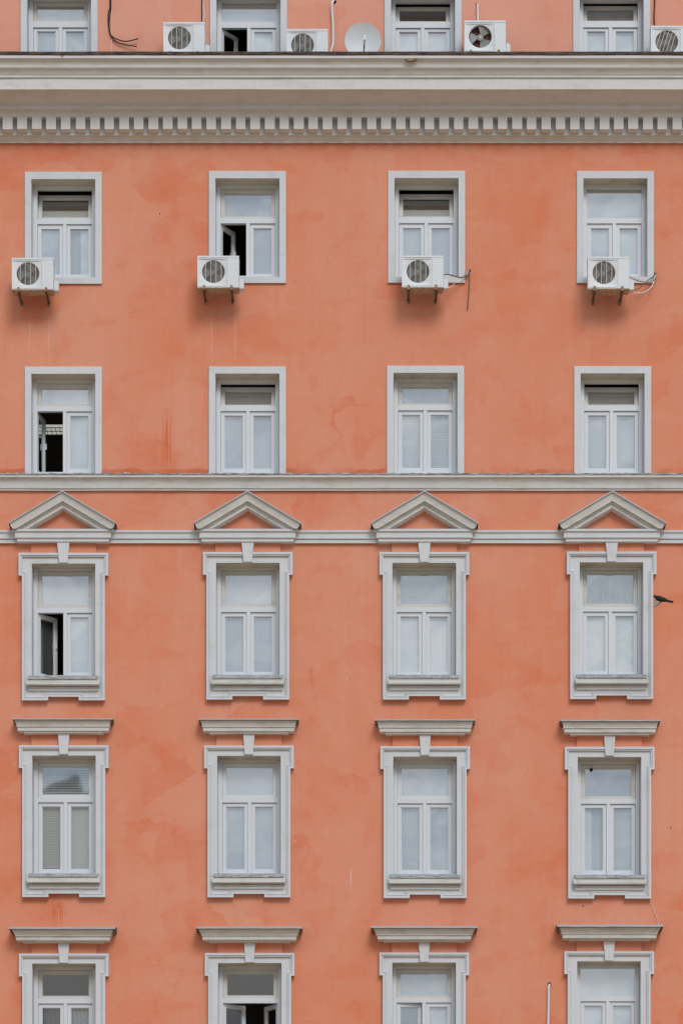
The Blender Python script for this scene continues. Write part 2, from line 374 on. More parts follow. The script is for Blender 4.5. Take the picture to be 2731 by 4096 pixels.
# wall with openings -------------------------------------------------
def wall(name, z0, z1, rows, m):
    mb = MB(); cuts = []
    rows = sorted(rows, key=lambda r: -r)       # bottom first
    zc = z0
    for r in rows:
        rd = ROW[r]; holes = []
        for c in range(4):
            dpt = OPD[rd['t']]; xc = PX(CX[r][c]); hw = OPH[rd['t']] / S + .012
            holes.append((xc - hw, xc + hw, PZ(rd['op'][1] + DY[r][c], dpt) - .012, PZ(rd['op'][0] + DY[r][c], dpt) + .012))
        zb = min(h[2] for h in holes) - .02; zt = max(h[3] for h in holes) + .02
        mb.quad((X0, 0, zc), (X1, 0, zc), (X1, 0, zb), (X0, 0, zb))
        x = X0
        for h in holes:
            mb.quad((x, 0, zb), (h[0], 0, zb), (h[0], 0, zt), (x, 0, zt))
            mb.quad((h[0], 0, zb), (h[1], 0, zb), (h[1], 0, h[2]), (h[0], 0, h[2]))
            mb.quad((h[0], 0, h[3]), (h[1], 0, h[3]), (h[1], 0, zt), (h[0], 0, zt))
            x = h[1]
        mb.quad((x, 0, zb), (X1, 0, zb), (X1, 0, zt), (x, 0, zt))
        zc = zt
    mb.quad((X0, 0, zc), (X1, 0, zc), (X1, 0, z1), (X0, 0, z1))
    return mb.build(name, m, B)
ZCOR = PZ(560)
wl = wall('wall', 0, ZCOR, (1, 2, 3, 4, 5), M['wall'])
wt = wall('upper_wall', ZCOR, PZ(0) + 2.2, (0,), M['wall_top']); wt['label'] = 'paler coral wall above the cornice'
# sides, back and roof of the block
sb_ = MB(); ztop = PZ(0) + 2.2
sb_.quad((X0, 0, 0), (X0, 12, 0), (X0, 12, ztop), (X0, 0, ztop)); sb_.quad((X1, 0, 0), (X1, 12, 0), (X1, 12, ztop), (X1, 0, ztop))
sb_.quad((X0, 12, 0), (X1, 12, 0), (X1, 12, ztop), (X0, 12, ztop))
sb_.build('side_wall', M['wall'], B)
rf = MB(); rf.prism([(X0 - .3, ztop), (X1 + .3, ztop), (X1 + .3, ztop + .25), (X0 - .3, ztop + .25)], -.35, 12.3); rf.build('roof', M['flash_dark'], B)
# rooms behind the windows
rm = MB(); zs = [PZ(4500), PZ(3700), PZ(2930), PZ(2120), PZ(1400), PZ(600), ztop - .05]
for z in zs: rm.box(X0 + .1, X1 - .1, .46, 4.5, z - .12, z)
rm.box(X0 + .1, X1 - .1, 4.2, 4.3, zs[0], ztop - .05)
for px in (-140, 622, 1348, 2070, 2850): rm.box(PX(px) - .06, PX(px) + .06, .46, 4.5, zs[0], ztop - .05)
rm.build('interior_partition', M['room'], B)

# ------------------------------------------------------------------ cornice
cor = MB()
prof = [(0, 573), (.045, 572), (.05, 564), (.06, 561), (.075, 558), (.085, 553), (.115, 545), (.15, 541), (.155, 541), (.155, 538), (.145, 536), (.145, 462)]
# lower moulding under the dentils
cor.sweepx([(d, PZ(y, d)) for d, y in prof[:-1]] + [(.145, PZ(468, .30) + .02)], XS, jit=.004, seed=1)
zden = PZ(468, .30)
up = [(.145, zden), (.30, zden), (.305, PZ(463, .305)), (.32, PZ(452, .32)), (.35, PZ(444, .35)), (.40, PZ(438, .40)), (.42, PZ(436, .42)), (.42, PZ(420, .42)), (.44, PZ(418, .44)), (.44, PZ(414, .44)), (.46, PZ(411, .46))]
zso = up[-1][1]
dcor = .80; zou = PZ(355, dcor)      # the soffit rises a little towards the fascia
up += [(.47, zso + .004), (.60, zso + (zou - zso) * .50), (.72, zso + (zou - zso) * .86), (dcor - .03, zou + .004), (dcor - .03, zou - .010), (dcor, zou - .010)]
up += [(dcor, PZ(312, dcor)), (dcor + .03, PZ(309, dcor + .03)), (dcor + .03, PZ(303, dcor + .03)), (dcor + .045, PZ(297, dcor + .045)), (dcor + .075, PZ(284, dcor + .075)), (dcor + .11, PZ(275, dcor + .11)),
       (dcor + .13, PZ(270, dcor + .13)), (dcor + .14, PZ(258, dcor + .14)), (dcor + .16, PZ(246, dcor + .16)), (dcor + .20, PZ(236, dcor + .20)), (dcor + .225, PZ(232, dcor + .225)), (dcor + .225, PZ(220, dcor + .225))]
cor.sweepx(up, XS, jit=.004, seed=3)
dl = dcor + .24
CORN = cor.build('cornice', M['cornice'], B)
fl = MB(); zl = PZ(206, dl)
fl.sweepx([(dl - .03, PZ(219, dl)), (dl, PZ(219, dl)), (dl + .004, PZ(213, dl)), (dl, zl), (0, zl + .33)], XS, jit=.006, seed=8)
fl_o = fl.build('flashing', M['flash_dark'], CORN)
k = -4; px = 5 - 4 * 58.13
while px < 2990:
    d0 = .30; xc = PX(px + 19 + 8, d0)
    jx = random.uniform(-.006, .006); hw = .0865 + random.uniform(-.004, .004); zb = PZ(516, d0) + random.uniform(-.004, .004)
    mb = MB(); mb.box(xc - hw + jx, xc + hw + jx, -d0, -.140, zb, zden + .002)
    mb.box(xc - hw * .93 + jx, xc + hw * .93 + jx, -d0 + .035, -.140, zb - .012, zb)
    mb.build('dentil', M['dentil'], CORN, origin=(xc, -d0, zb))
    px += 58.13
# damage marks on the cornice edge
for px, py, wx, hz in ((250, 223, .035, .02), (1643, 238, .10, .022)):
    mb = MB(); dd = dcor + .228
    mb.prism([(PX(px, dd) + wx * math.cos(a) * (1 + .3 * math.sin(3 * a)), PZ(py, dd) + hz * math.sin(a)) for a in [2 * math.pi * i / 12 for i in range(12)]], -dd - .004, -dd + .06)
    mb.build('paint_chip', M['rust'], CORN)

# ------------------------------------------------------------------ string courses
sc = MB()
P1 = [(0, 1964), (.05, 1962), (.055, 1954), (.075, 1952.5), (.08, 1946), (.088, 1938), (.105, 1926), (.130, 1916), (.155, 1910), (.175, 1908), (.175, 1898)]
sc.sweepx([(d, PZ(y, d)) for d, y in P1], XS, jit=.004, seed=12)
SCO = sc.build('string_course', M['trim_dirty'], B)
XF = [X0 + (X1 - X0) * k / 900 for k in range(901)]
mb = MB(); rr = random.Random(3); n0 = len(XF)
for i, x in enumerate(XF):
    t = PZ(1892, .185) + noise.noise(Vector((x * 6, 0, 3))) * .012 + rr.uniform(-.006, .006)
    mb.v += [(x, -.170, PZ(1898.5, .185)), (x, -.187, PZ(1898.5, .185)), (x, -.187 + rr.uniform(0, .006), t), (x, -.0, PZ(1892, .185) + .04 + noise.noise(Vector((x * 3, 5, 0))) * .01)]
for i in range(n0 - 1):
    for k in range(3): mb.f.append((i * 4 + k, i * 4 + 4 + k, i * 4 + 5 + k, i * 4 + 1 + k)); mb.m.append(0)
mb.build('ledge_flashing', M['mottle_light'], SCO)
s2 = MB()
P2 = [(0, 2174), (.055, 2172.5), (.058, 2161), (.045, 2159.5), (.04, 2156), (.075, 2154.5), (.075, 2133), (.085, 2131.5), (.10, 2129), (.105, 2120)]
s2.sweepx([(d, PZ(y, d)) for d, y in P2] + [(0, PZ(2118, .09))], XS, jit=.002, seed=20)
s2.build('band_course', M['trim'], B)

# ------------------------------------------------------------------ windows
def offset_loop(pts, t):
    """rectilinear loop (clockwise seen from the street, y down in photo rows), offset inward by t photo units"""
    n = len(pts); out = []
    for i in range(n):
        a, b, c = pts[i - 1], pts[i], pts[(i + 1) % n]
        def nrm(p, q):
            dx, dy = q[0] - p[0], q[1] - p[1]; l = math.hypot(dx, dy); return (-dy / l, dx / l)
        n1, n2 = nrm(a, b), nrm(b, c)
        out.append((b[0] + (n1[0] + n2[0]) * t, b[1] + (n1[1] + n2[1]) * t))
    return out
def inside(p, poly):
    x, y = p; c = False; n = len(poly)
    for i in range(n):
        x1, y1 = poly[i]; x2, y2 = poly[(i + 1) % n]
        if (y1 > y) != (y2 > y) and x < (x2 - x1) * (y - y1) / (y2 - y1) + x1: c = not c
    return c
def surround(mb, cx, loop, layers, opening, depth_back):
    def W(p, d): return (PX(cx, 0) + p[0] / S * (D - d) / D, -d, PZ(p[1], d))
    prev = None
    for t, d in layers:
        lp = [W(q, d) for q in offset_loop(loop, t)]
        if prev:
            n = len(lp)
            for i in range(n): mb.quad(prev[i], prev[(i + 1) % n], lp[(i + 1) % n], lp[i])
        prev = lp
    t, d = layers[-1]; lp = offset_loop(loop, t); ox0, ox1, oy0, oy1 = opening
    xs = sorted(set([round(p[0], 3) for p in lp] + [ox0, ox1])); ys = sorted(set([round(p[1], 3) for p in lp] + [oy0, oy1]))
    for i in range(len(xs) - 1):
        for j in range(len(ys) - 1):
            c = ((xs[i] + xs[i + 1]) / 2, (ys[j] + ys[j + 1]) / 2)
            if xs[i + 1] - xs[i] < .01 or ys[j + 1] - ys[j] < .01: continue
            if ox0 < c[0] < ox1 and oy0 < c[1] < oy1: continue
            if not inside(c, lp): continue
            mb.quad(W((xs[i], ys[j]), d), W((xs[i + 1], ys[j]), d), W((xs[i + 1], ys[j + 1]), d), W((xs[i], ys[j + 1]), d))
    # reveals
    a = W((ox0, oy0), d); b = W((ox1, oy0), d); c = W((ox1, oy1), d); e = W((ox0, oy1), d)
    yb = -depth_back
    bk = lambda q: (q[0], yb, q[2])
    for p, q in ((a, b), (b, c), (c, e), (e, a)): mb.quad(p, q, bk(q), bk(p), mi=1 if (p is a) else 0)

def blind_mesh(kind, w, h, pitch=.030):
    mb = MB(); top = h; m = M['blind']; nm = 'blind'  # default name, also carried by the panel that imitates reflected sky
    if kind in ('white', 'net'):
        m = M['blind'] if kind == 'white' else M['net']
        mb.box(0, w, 0, .006, 0, h)
        n = int(h / .12)
        if kind == 'white': 
            for i in range(1, n): mb.box(0, w, -.002, 0, h * i / n - .003, h * i / n)
        nm = 'blind' if kind == 'white' else 'curtain'
    elif kind in ('slats', 'darkslats', 'whiteslats', 'halfslats'):
        m = M[{'slats': 'slat', 'halfslats': 'slat', 'darkslats': 'darkslat', 'whiteslats': 'blind'}[kind]]
        n = int(h / pitch); lo = 2 if kind == 'slats' else 0
        for i in range(lo, n):
            z = h * i / n; sag = .0
            ty = .003 if kind == 'whiteslats' else .008 if kind == 'slats' else .010
            mb.quad((0, -ty, z + .004), (w, -ty, z + .004), (w, ty, z + pitch * .86), (0, ty, z + pitch * .86))
        mb.box(0, w, -.008, .012, h - .03, h)
        if kind in ('whiteslats', 'slats'): mb.box(0, w, .022, .028, h * lo / n, h)
        for fx in (.22, .78): mb.box(w * fx, w * fx + .004, -.014, -.012, 0, h)
        mb.box(0, w, -.006, .008, h * lo / n - .012, h * lo / n + .006)
    elif kind in ('curtain', 'darkcurtain', 'half', 'halfleft', 'screen'):
        m = M[{'curtain': 'curtain', 'darkcurtain': 'curtain_dark', 'half': 'net', 'halfleft': 'net', 'screen': 'mesh_curtain'}[kind]]; nm = 'curtain'
        n = 40; x0 = w * .55 if kind == 'half' else 0; w_full = w; w = w * .40 if kind == 'halfleft' else w; amp = {'screen': .001, 'darkcurtain': .010}.get(kind, .0008)
        P = [(x0 + (w - x0) * i / n, amp * math.sin(i * 1.25) + amp * .6 * math.sin(i * .53 + 1)) for i in range(n + 1)]
        for i in range(n): mb.quad((P[i][0], P[i][1], 0), (P[i + 1][0], P[i + 1][1], 0), (P[i + 1][0], P[i + 1][1], h), (P[i][0], P[i][1], h))
        if kind.startswith('half'): mb.quad((0, .05, 0), (w_full, .05, 0), (w_full, .05, h), (0, .05, h), mi=1); m = [M['net'], M['curtain']]
    elif kind == 'sky_reflection':             # pale panel imitating sky mirrored in the pane's lower half
        m = M['blind']; mb.box(0, w, 0, .006, 0, h * .46); mb.box(0, w, -.006, .012, h * .46, h * .49)
    elif kind == 'drape':           # curtain drawn aside, diagonal hem
        m = M['curtain']; nm = 'curtain'; n = 24
        for i in range(n):
            x0, x1 = w * i / n, w * (i + 1) / n
            f = lambda x: max(0, (x / w - .15)) * h * .95
            yy = lambda j: .014 * math.sin(j * 1.2)
            mb.quad((x0, yy(i), f(x0)), (x1, yy(i + 1), f(x1)), (x1, yy(i + 1), h), (x0, yy(i), h))
    return mb, m, nm

def leaf(win, x0, x1, z0, z1, glz, stile, matk, pivot, angle, axis, backing, dface=DF - .03, th=.055, tilt=(0, 0), handle=False):
    """one sash: rect x0..x1,z0..z1 (m), glass rows glz, hinged at pivot, rotation angle about axis"""
    if isinstance(stile, (int, float)): stile = (stile, stile)
    yf = -dface
    o = pivot
    mb = MB(); gx0, gx1 = x0 + stile[0], x1 - stile[1]; gz0, gz1 = glz
    mb.box(x0, gx0, yf, yf + th, z0, z1); mb.box(gx1, x1, yf, yf + th, z0, z1)
    mb.box(gx0, gx1, yf, yf + th, gz1, z1); mb.box(gx0, gx1, yf, yf + th, z0, gz0)
    # glazing bead
    bd = .011
    mb.box(gx0, gx0 + bd, yf + .014, yf + .04, gz0, gz1); mb.box(gx1 - bd, gx1, yf + .014, yf + .04, gz0, gz1)
    mb.box(gx0 + bd, gx1 - bd, yf + .014, yf + .04, gz1 - bd, gz1); mb.box(gx0 + bd, gx1 - bd, yf + .014, yf + .04, gz0, gz0 + bd)
    if handle: mb.box(gx1 + .012, gx1 + .03, yf - .03, yf, (z0 + z1) / 2, (z0 + z1) / 2 + .11)
    s = mb.build('sash', M[matk], win, origin=o)
    q = MB(); yg = yf + .030
    cxg, czg = (gx0 + gx1) / 2, (gz0 + gz1) / 2
    def dev(x, z): return yg + (x - cxg) * tilt[0] + (z - czg) * tilt[1]
    q.quad((gx0, dev(gx0, gz0), gz0), (gx1, dev(gx1, gz0), gz0), (gx1, dev(gx1, gz1), gz1), (gx0, dev(gx0, gz1), gz1))
    p = q.build('pane', M['glass' if tilt != (0, 0) else 'flat_glass'], win, origin=o)
    obs = [s, p]
    if backing:
        bm_, bmat, nm = blind_mesh(backing, gx1 - gx0 + .02, gz1 - gz0 + .02)
        bm_.v = [(x + gx0 - .01, y + yf + th + .02, z + gz0 - .01) for x, y, z in bm_.v]
        obs.append(bm_.build(nm, bmat, win, origin=o))
    for ob in obs:
        if axis == 'Z': ob.rotation_euler = (0, 0, angle)
        elif axis == 'X': ob.rotation_euler = (angle, 0, 0)

def make_window(r, c, up='closed', ul='white', ll='white', lr='white', la=0, ra=0, upmat='pvc', label=None, mull=True, tilts=True):
    rd = ROW[r]; cx = CX[r][c]; dy = DY[r][c]; xc = PX(cx); t = rd['t']; od = OPD[t]; rs = random.Random(r * 10 + c)
    zc = PZ((rd['op'][0] + rd['op'][1]) / 2 + dy)
    F = DF
    zf = lambda py: PZ(py + dy, F)
    u = lambda v: v / S
    # fixed frame
    mb = MB(); y0, y1 = -F, -F + .09
    sx = u(109.5); ox = u(136)
    ztop_, zs_, ztr1, ztr0, zlb, zbot = zf(rd['op'][0] - 6), zf(rd['sash']), zf(rd['sb']), zf(rd['tb']), zf(rd['lb']), zf(rd['lb'] + 26)
    mb.box(xc - ox, xc - sx, y0, y1, zbot, ztop_); mb.box(xc + sx, xc + ox, y0, y1, zbot, ztop_)
    mb.box(xc - sx, xc + sx, y0, y1, zs_, ztop_); mb.box(xc - sx, xc + sx, y0, y1, zbot, zlb); mb.box(xc - sx, xc + sx, y0, y1, ztr0, ztr1)
    if mull: mb.box(xc - u(7), xc + u(7), y0 + .002, y1, zlb, ztr0)
    # cover strips giving the frame a stepped face
    e = .012
    mb.box(xc - u(124), xc - u(117), y0 - e, y0, zbot, zf(rd['sash'] - 8)); mb.box(xc + u(117), xc + u(124), y0 - e, y0, zbot, zf(rd['sash'] - 8))
    win = mb.build('window', M['pvc'], B, origin=(xc, 0, zc))
    if label: win['label'] = label
    # surround
    sm = MB()
    if t == 'A':
        h = 154.5
        loop = [(-h, rd['out'][0] + dy), (h, rd['out'][0] + dy), (h, rd['out'][1] + dy), (-h, rd['out'][1] + dy)]
        layers = [(0, 0), (.3, od - .008), (1.6, od)]
        surround(sm, cx, loop, layers, (-OPH[t], OPH[t], rd['op'][0] + dy, rd['op'][1] + dy), F)
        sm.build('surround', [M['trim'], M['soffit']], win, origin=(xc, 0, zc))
    else:
        hb, he = 166, 179.5; o0, o1 = rd['out'][0] + dy, rd['out'][1] + dy; ear = 92; nt_ = 14; nw = 61
        loop = [(-he, o0), (he, o0), (he, o0 + ear), (hb, o0 + ear), (hb, o1), (nw, o1), (nw, o1 - nt_), (-nw, o1 - nt_), (-nw, o1), (-hb, o1), (-hb, o0 + ear), (-he, o0 + ear)]
        layers = [(0, 0), (.2, .10), (1.2, .108), (9.2, .108), (9.6, .088), (12.2, .088), (12.6, .098), (15.2, .096), (15.8, .062), (18.5, .06)]
        surround(sm, cx, loop, layers, (-OPH[t], OPH[t], rd['op'][0] + dy, rd['op'][1] + dy), F)
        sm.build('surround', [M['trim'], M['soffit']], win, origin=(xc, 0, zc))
        # sill and apron mouldings
        sy = rd['op'][1] + dy
        wz = lambda py, d: PZ(py, d)
        a = MB(); rs2 = random.Random(r * 5 + c)
        n = 60; ww = u(140)
        for i in range(n + 1):
            x = xc - ww + 2 * ww * i / n
            top = wz(sy - 4, .07) + rs2.uniform(-.002, .002) + .006 * noise.noise(Vector((x * 3, r, c)))
            bot = wz(sy + 11, .215) + rs2.uniform(-.002, .002)
            a.v += [(x, -F, top + .03), (x, -.07, top), (x, -.215, bot + .012), (x, -.215, bot)]
        for i in range(n):
            for k_ in range(3): a.f.append((i * 4 + k_, i * 4 + 4 + k_, i * 4 + 5 + k_, i * 4 + 1 + k_)); a.m.append(0)
        a.build('sill_flashing', M['mottle'], win, origin=(xc, 0, zc))
        a = MB()
        def stack(mb2, lev, ybk=0.0):
            pr = None
            for hw_, d_, z_ in lev:
                cur = [(xc - hw_, ybk, z_), (xc - hw_, -d_, z_), (xc + hw_, -d_, z_), (xc + hw_, ybk, z_)]
                if pr:
                    for q in range(3): mb2.quad(pr[q], pr[q + 1], cur[q + 1], cur[q])
                else: mb2.quad(*cur)
                pr = cur
            mb2.quad(*reversed(pr))
        stack(a, [(u(145) - .01, .18, wz(sy + 33, .18)), (u(145), .195, wz(sy + 31, .195)), (u(145.5), .20, wz(sy + 14, .20)), (u(145.5), .195, wz(sy + 11, .20))], -.05)
        stack(a, [(u(133), .080, wz(sy + 59, .08)), (u(138), .098, wz(sy + 56, .098)), (u(138.5), .10, wz(sy + 50, .10)), (u(134), .085, wz(sy + 47, .085)), (u(136), .095, wz(sy + 41, .095))], -.05)
        a.build('sill', M['trim_dirty'], win, origin=(xc, 0, zc))
        # keystone
        kt = {3: (2167, 2250, 25.5, 16.5), 4: (2929, 3022, 24, 16.5), 5: (3757, 3850, 24, 16.5)}[r]
        ko = {3: 0, 4: dy, 5: dy}[r]
        a = MB(); kd = .125
        p0, p1 = kt[0] + ko, kt[1] + dy * (r != 4) + (dy if r == 4 else 0)
        a.prism([(xc - u(kt[2]), PZ(p0, kd) + .03), (xc + u(kt[2]), PZ(p0, kd) + .03), (xc + u(kt[3]), PZ(p1, kd) + .012), (xc - u(kt[3]), PZ(p1, kd) + .012)][::-1], -kd, 0)
        a.build('keystone', M['trim'], win, origin=(xc, 0, zc), bevel=.006)
        # raised wall panel behind the keystone
        a = MB(); ht = {3: 2176, 4: 2940, 5: 3768}[r] + ko
        a.box(xc - u(130), xc + u(130), -.045, 0.0, PZ(rd['out'][0] + dy, .03) - .03, PZ(ht - 14, .03))
        a.build('frieze_panel', M['wall'], win, origin=(xc, 0, zc))
        a = MB()
        if r == 3:
            lev = [(183, .13, 2168), (183, .145, 2166), (183.5, .145, 2154.5), (189, .155, 2152.5), (191.5, .175, 2150), (191.5, .175, 2128), (197, .185, 2126.5), (202, .205, 2124), (202, .205, 2115)]
            stack(a, [(u(h_), d_, PZ(y_, d_)) for h_, d_, y_ in lev])
            a2 = MB()
            sl_ = .598
            ch = [(1963, .315, 213), (1967.5, .315, 213), (1968.5, .285, 210), (1980, .275, 206), (1996, .255, 198), (2003, .250, 187), (2005.5, .20, 183), (2012, .198, 172), (2015, .170, 167), (2030, .170, 142), (2031.5, .165, 140), (2046, .0, 115)]
            loops = []
            for ya, d_, dx in ch:
                ye = ya + sl_ * dx
                loops.append([(xc - u(dx), -d_, PZ(min(ye, 2114.5), d_)), (xc, -d_, PZ(ya, d_)), (xc + u(dx), -d_, PZ(min(ye, 2114.5), d_))])
            for p_, q_ in zip(loops, loops[1:]):
                a2.quad(p_[0], p_[1], q_[1], q_[0]); a2.quad(p_[1], p_[2], q_[2], q_[1])
            tp = loops[0]; bk0 = [(q[0], 0, q[2] + .02) for q in tp]
            a2.quad(tp[0], bk0[0], bk0[1], tp[1]); a2.quad(tp[1], bk0[1], bk0[2], tp[2])
            # end returns
            for sg in (0, 2):
                for p_, q_ in zip(loops[:10], loops[1:10]):
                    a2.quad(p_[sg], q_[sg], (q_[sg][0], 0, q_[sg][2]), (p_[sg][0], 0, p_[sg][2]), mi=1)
            a.build('pediment_base', M['trim'], win, origin=(xc, 0, zc))
            pd_ = a2.build('pediment', [M['trim_dirty'], M['flash_edge']], win, origin=(xc, 0, zc))
            a3 = MB()
            p_, q_ = loops[0], loops[1]
            for i0_, i1_ in ((0, 1), (1, 2)):
                P = [p_[i0_], p_[i1_], q_[i1_], q_[i0_]]
                P = [(x_, y_ - .008, z_ + .004) for x_, y_, z_ in P]; Q = [(x_, .0, z_ + .03) for x_, y_, z_ in P[:2]]
                a3.quad(*P); a3.quad(P[0], Q[0], Q[1], P[1])
            a3.build('pediment_flashing', M['flash_grey'], win, origin=(xc, 0, zc))
        else:
            y0_ = {4: 2926, 5: 3757}[r] + ko; k5 = 1 if r == 5 else 0
            lev = [(176 + 4 * k5, .19 + .04 * k5, y0_ + 1.5), (181.5 + 4.5 * k5, .20 + .05 * k5, y0_ - .5), (181.5 + 4.5 * k5, .205 + .05 * k5, y0_ - 15), (185 + 5 * k5, .228 + .05 * k5, y0_ - 17), (185 + 5 * k5, .228 + .05 * k5, y0_ - 21),
                   (186 + 6 * k5, .235 + .055 * k5, y0_ - 24), (187 + 7 * k5, .243 + .06 * k5, y0_ - 29), (190 + 8 * k5, .256 + .065 * k5, y0_ - 37), (193.5 + 8 * k5, .272 + .07 * k5, y0_ - 39), (193.5 + 8 * k5, .274 + .07 * k5, y0_ - 44)]
            stack(a, [(u(h_), d_, PZ(y_, d_)) for h_, d_, y_ in lev])
            a.box(xc - u(158 + 4 * k5), xc + u(158 + 4 * k5), -.165 - .04 * k5, 0, PZ(y0_ + 1.5, .19) - .028, PZ(y0_ + 1.5, .19))
            a.build('hood', M['trim_dirty'], win, origin=(xc, 0, zc))
            f = MB(); dd = .31 + .08 * k5; hw_ = u(199 + 12 * k5); yt = y0_ - 45
            n = 24
            sagv = [noise.noise(Vector((i * .35, r * 3, c * 7))) * .007 for i in range(n + 1)]
            tk = .018 + .017 * k5
            for i in range(n):
                xa, xb = xc - hw_ + 2 * hw_ * i / n, xc - hw_ + 2 * hw_ * (i + 1) / n
                za, zb_ = PZ(yt, dd) + sagv[i], PZ(yt, dd) + sagv[i + 1]
                f.quad((xa, -dd, za), (xb, -dd, zb_), (xb, -dd, zb_ + tk), (xa, -dd, za + tk))
                f.quad((xa, -dd, za + tk), (xb, -dd, zb_ + tk), (xb, 0, zb_ + tk + .06), (xa, 0, za + tk + .06))
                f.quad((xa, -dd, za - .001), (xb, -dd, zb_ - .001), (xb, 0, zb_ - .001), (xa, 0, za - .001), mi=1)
            for sg in (-1, 1):
                xe = xc + sg * hw_; ze = PZ(yt, dd)
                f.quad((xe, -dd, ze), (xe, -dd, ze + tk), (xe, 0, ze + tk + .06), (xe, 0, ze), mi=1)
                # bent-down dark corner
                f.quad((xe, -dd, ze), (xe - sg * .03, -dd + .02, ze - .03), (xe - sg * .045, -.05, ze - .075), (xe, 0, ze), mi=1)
            f.build('hood_flashing', [M['flash_grey'], M['flash_edge']], win, origin=(xc, 0, zc))
    # leaves
    tl = lambda: (rs.uniform(-.006, .006), rs.uniform(-.006, .006)) if tilts else (0, 0)
    st = u(13.5); yh = -DF + .03
    if up == 'fixed':
        q = MB(); yg = -F + .045
        q.quad((xc - sx, yg, ztr1), (xc + sx, yg, ztr1), (xc + sx, yg, zs_), (xc - sx, yg, zs_)); q.build('pane', M['glass'], win)
        if ul:
            bm_, bmat, nm = blind_mesh(ul, 2 * sx, zs_ - ztr1); bm_.v = [(x + xc - sx, y + yg + .06, z + ztr1) for x, y, z in bm_.v]; bm_.build(nm, bmat, win)
    else:
        ang = R(20) if up == 'tilt' else 0
        if up == 'tilt': ang = -R(18 + rs.uniform(-1, 1))
        leaf(win, xc - sx + .004, xc + sx - .004, ztr1 + .004, zs_ - .004, (zf(rd['gl'][1]), zf(rd['gl'][0])), st, upmat, (xc, yh, ztr1), ang, 'X', ul, tilt=tl())
    gz = (zf(rd['lg'][1]), zf(rd['lg'][0])); st2 = u(12.5); mw = u(7)
    if not mull: mw = .002
    leaf(win, xc - sx + .004, xc - mw - .002, zlb + .004, ztr0 - .004, gz, (st, st2), 'pvc', (xc - sx, yh, zlb), R(la), 'Z', ll, tilt=tl(), handle=la > 20)
    leaf(win, xc + mw + .002, xc + sx - .004, zlb + .004, ztr0 - .004, gz, (st2, st), 'pvc', (xc + sx, yh, zlb), -R(ra), 'Z', lr, tilt=tl())
    return win

W = make_window
L0, L1, L2, L3 = 'first', 'second', 'third', 'fourth'
W(0, 0, 'closed', 'net', 'curtain', 'curtain', label='top floor window with net curtains, partly hidden by the cornice', upmat='sash')
W(0, 1, 'fixed', 'white', None, 'white', la=52, label='top floor window with a white upper light and its lower left sash open')
W(0, 2, 'tilt', None, 'net', 'net', label='top floor window with tilted upper sash', upmat='sash')
W(0, 3, 'tilt', 'curtain', 'white', 'white', label='top floor window with tilted upper sash and white blinds', upmat='sash')
W(1, 0, 'tilt', 'sky_reflection', 'curtain', 'half', upmat='sash', label='window with upper sash tilted open and curtain at the right')
W(1, 1, 'closed', 'curtain', None, 'curtain', la=57, upmat='sash', label='window with lower left sash swung inwards')
W(1, 2, 'tilt', 'sky_reflection', 'curtain', 'curtain', upmat='sash', label='window with upper sash tilted open above an air conditioner')
W(1, 3, 'fixed', 'net', 'net', 'net', label='window with a large frameless upper pane')
W(2, 0, 'closed', 'white', None, 'white', la=77, upmat='sash', label='window with lower left sash wide open and a lit room behind')
W(2, 1, 'tilt', 'curtain', 'curtain', 'curtain', upmat='sash', label='window with tilted upper sash reflecting cloud below')
W(2, 2, 'closed', 'curtain', 'whiteslats', 'slats', upmat='sash', label='window with slatted blinds behind closed sashes')
W(2, 3, 'tilt', 'curtain', 'whiteslats', 'whiteslats', upmat='sash', label='window with tilted upper sash and white slatted blinds')
W(3, 0, 'closed', 'net', 'darkslats', 'net', la=46, upmat='sash', label='pedimented window with slatted blind on its open left sash')
W(3, 1, 'closed', 'white', 'curtain', 'curtain', upmat='sash', label='pedimented window with cloud reflected in both lower panes')
W(3, 2, 'closed', 'curtain', 'white', 'white', upmat='sash', label='pedimented window with white blinds in both lower panes')
W(3, 3, 'closed', 'screen', 'white', 'white', upmat='sash', label='pedimented window with a woven screen behind the upper pane')
W(4, 0, 'closed', 'halfslats', 'slats', 'net', tilts=False, label='hooded window with slatted blinds and a roof reflected on top')
W(4, 1, 'closed', 'net', 'curtain', 'curtain', label='hooded window with closed grey blue panes')
W(4, 2, 'closed', 'net', 'curtain', 'curtain', label='hooded window with plain sky reflected in three panes')
W(4, 3, 'closed', 'curtain', 'halfleft', 'curtain', upmat='sash', label='hooded window with a small dark shape at the top of its upper pane')
W(5, 0, 'closed', None, 'darkcurtain', 'drape', upmat='sash', tilts=False, label='lowest hooded window with dark panes and a drawn curtain')
W(5, 1, 'closed', None, None, None, la=36, ra=58, mull=False, upmat='sash', tilts=False, label='lowest hooded window with both lower sashes open')
W(5, 2, 'closed', 'white', 'darkcurtain', 'white', la=9, upmat='sash', label='lowest hooded window with left sash ajar')
W(5, 3, 'fixed', 'white', 'white', 'white', label='lowest hooded window with a large white upper light')

# unidentified dark spot, modelled as a solid blob behind the upper pane of the fourth hooded window
mb = MB(); xx, zz = PX(2362, -.36), PZ(3071, -.36)
pts = [(xx, .36 - .005, zz + .05), (xx, .36 - .005, zz), (xx, .36 - .005, zz - .04), (xx, .36 - .005, zz - .075), (xx, .36 - .005, zz - .09)]
mb.tube([(p[0], p[1] - .03, p[2]) for p in pts], [.045, .048, .042, .026, .006], 10)
tag(mb.build('dark_blob', M['bird'], None, origin=(xx, .33, zz), smooth=True), 'small dark rounded blob behind the upper pane of the fourth hooded window', 'ornament')

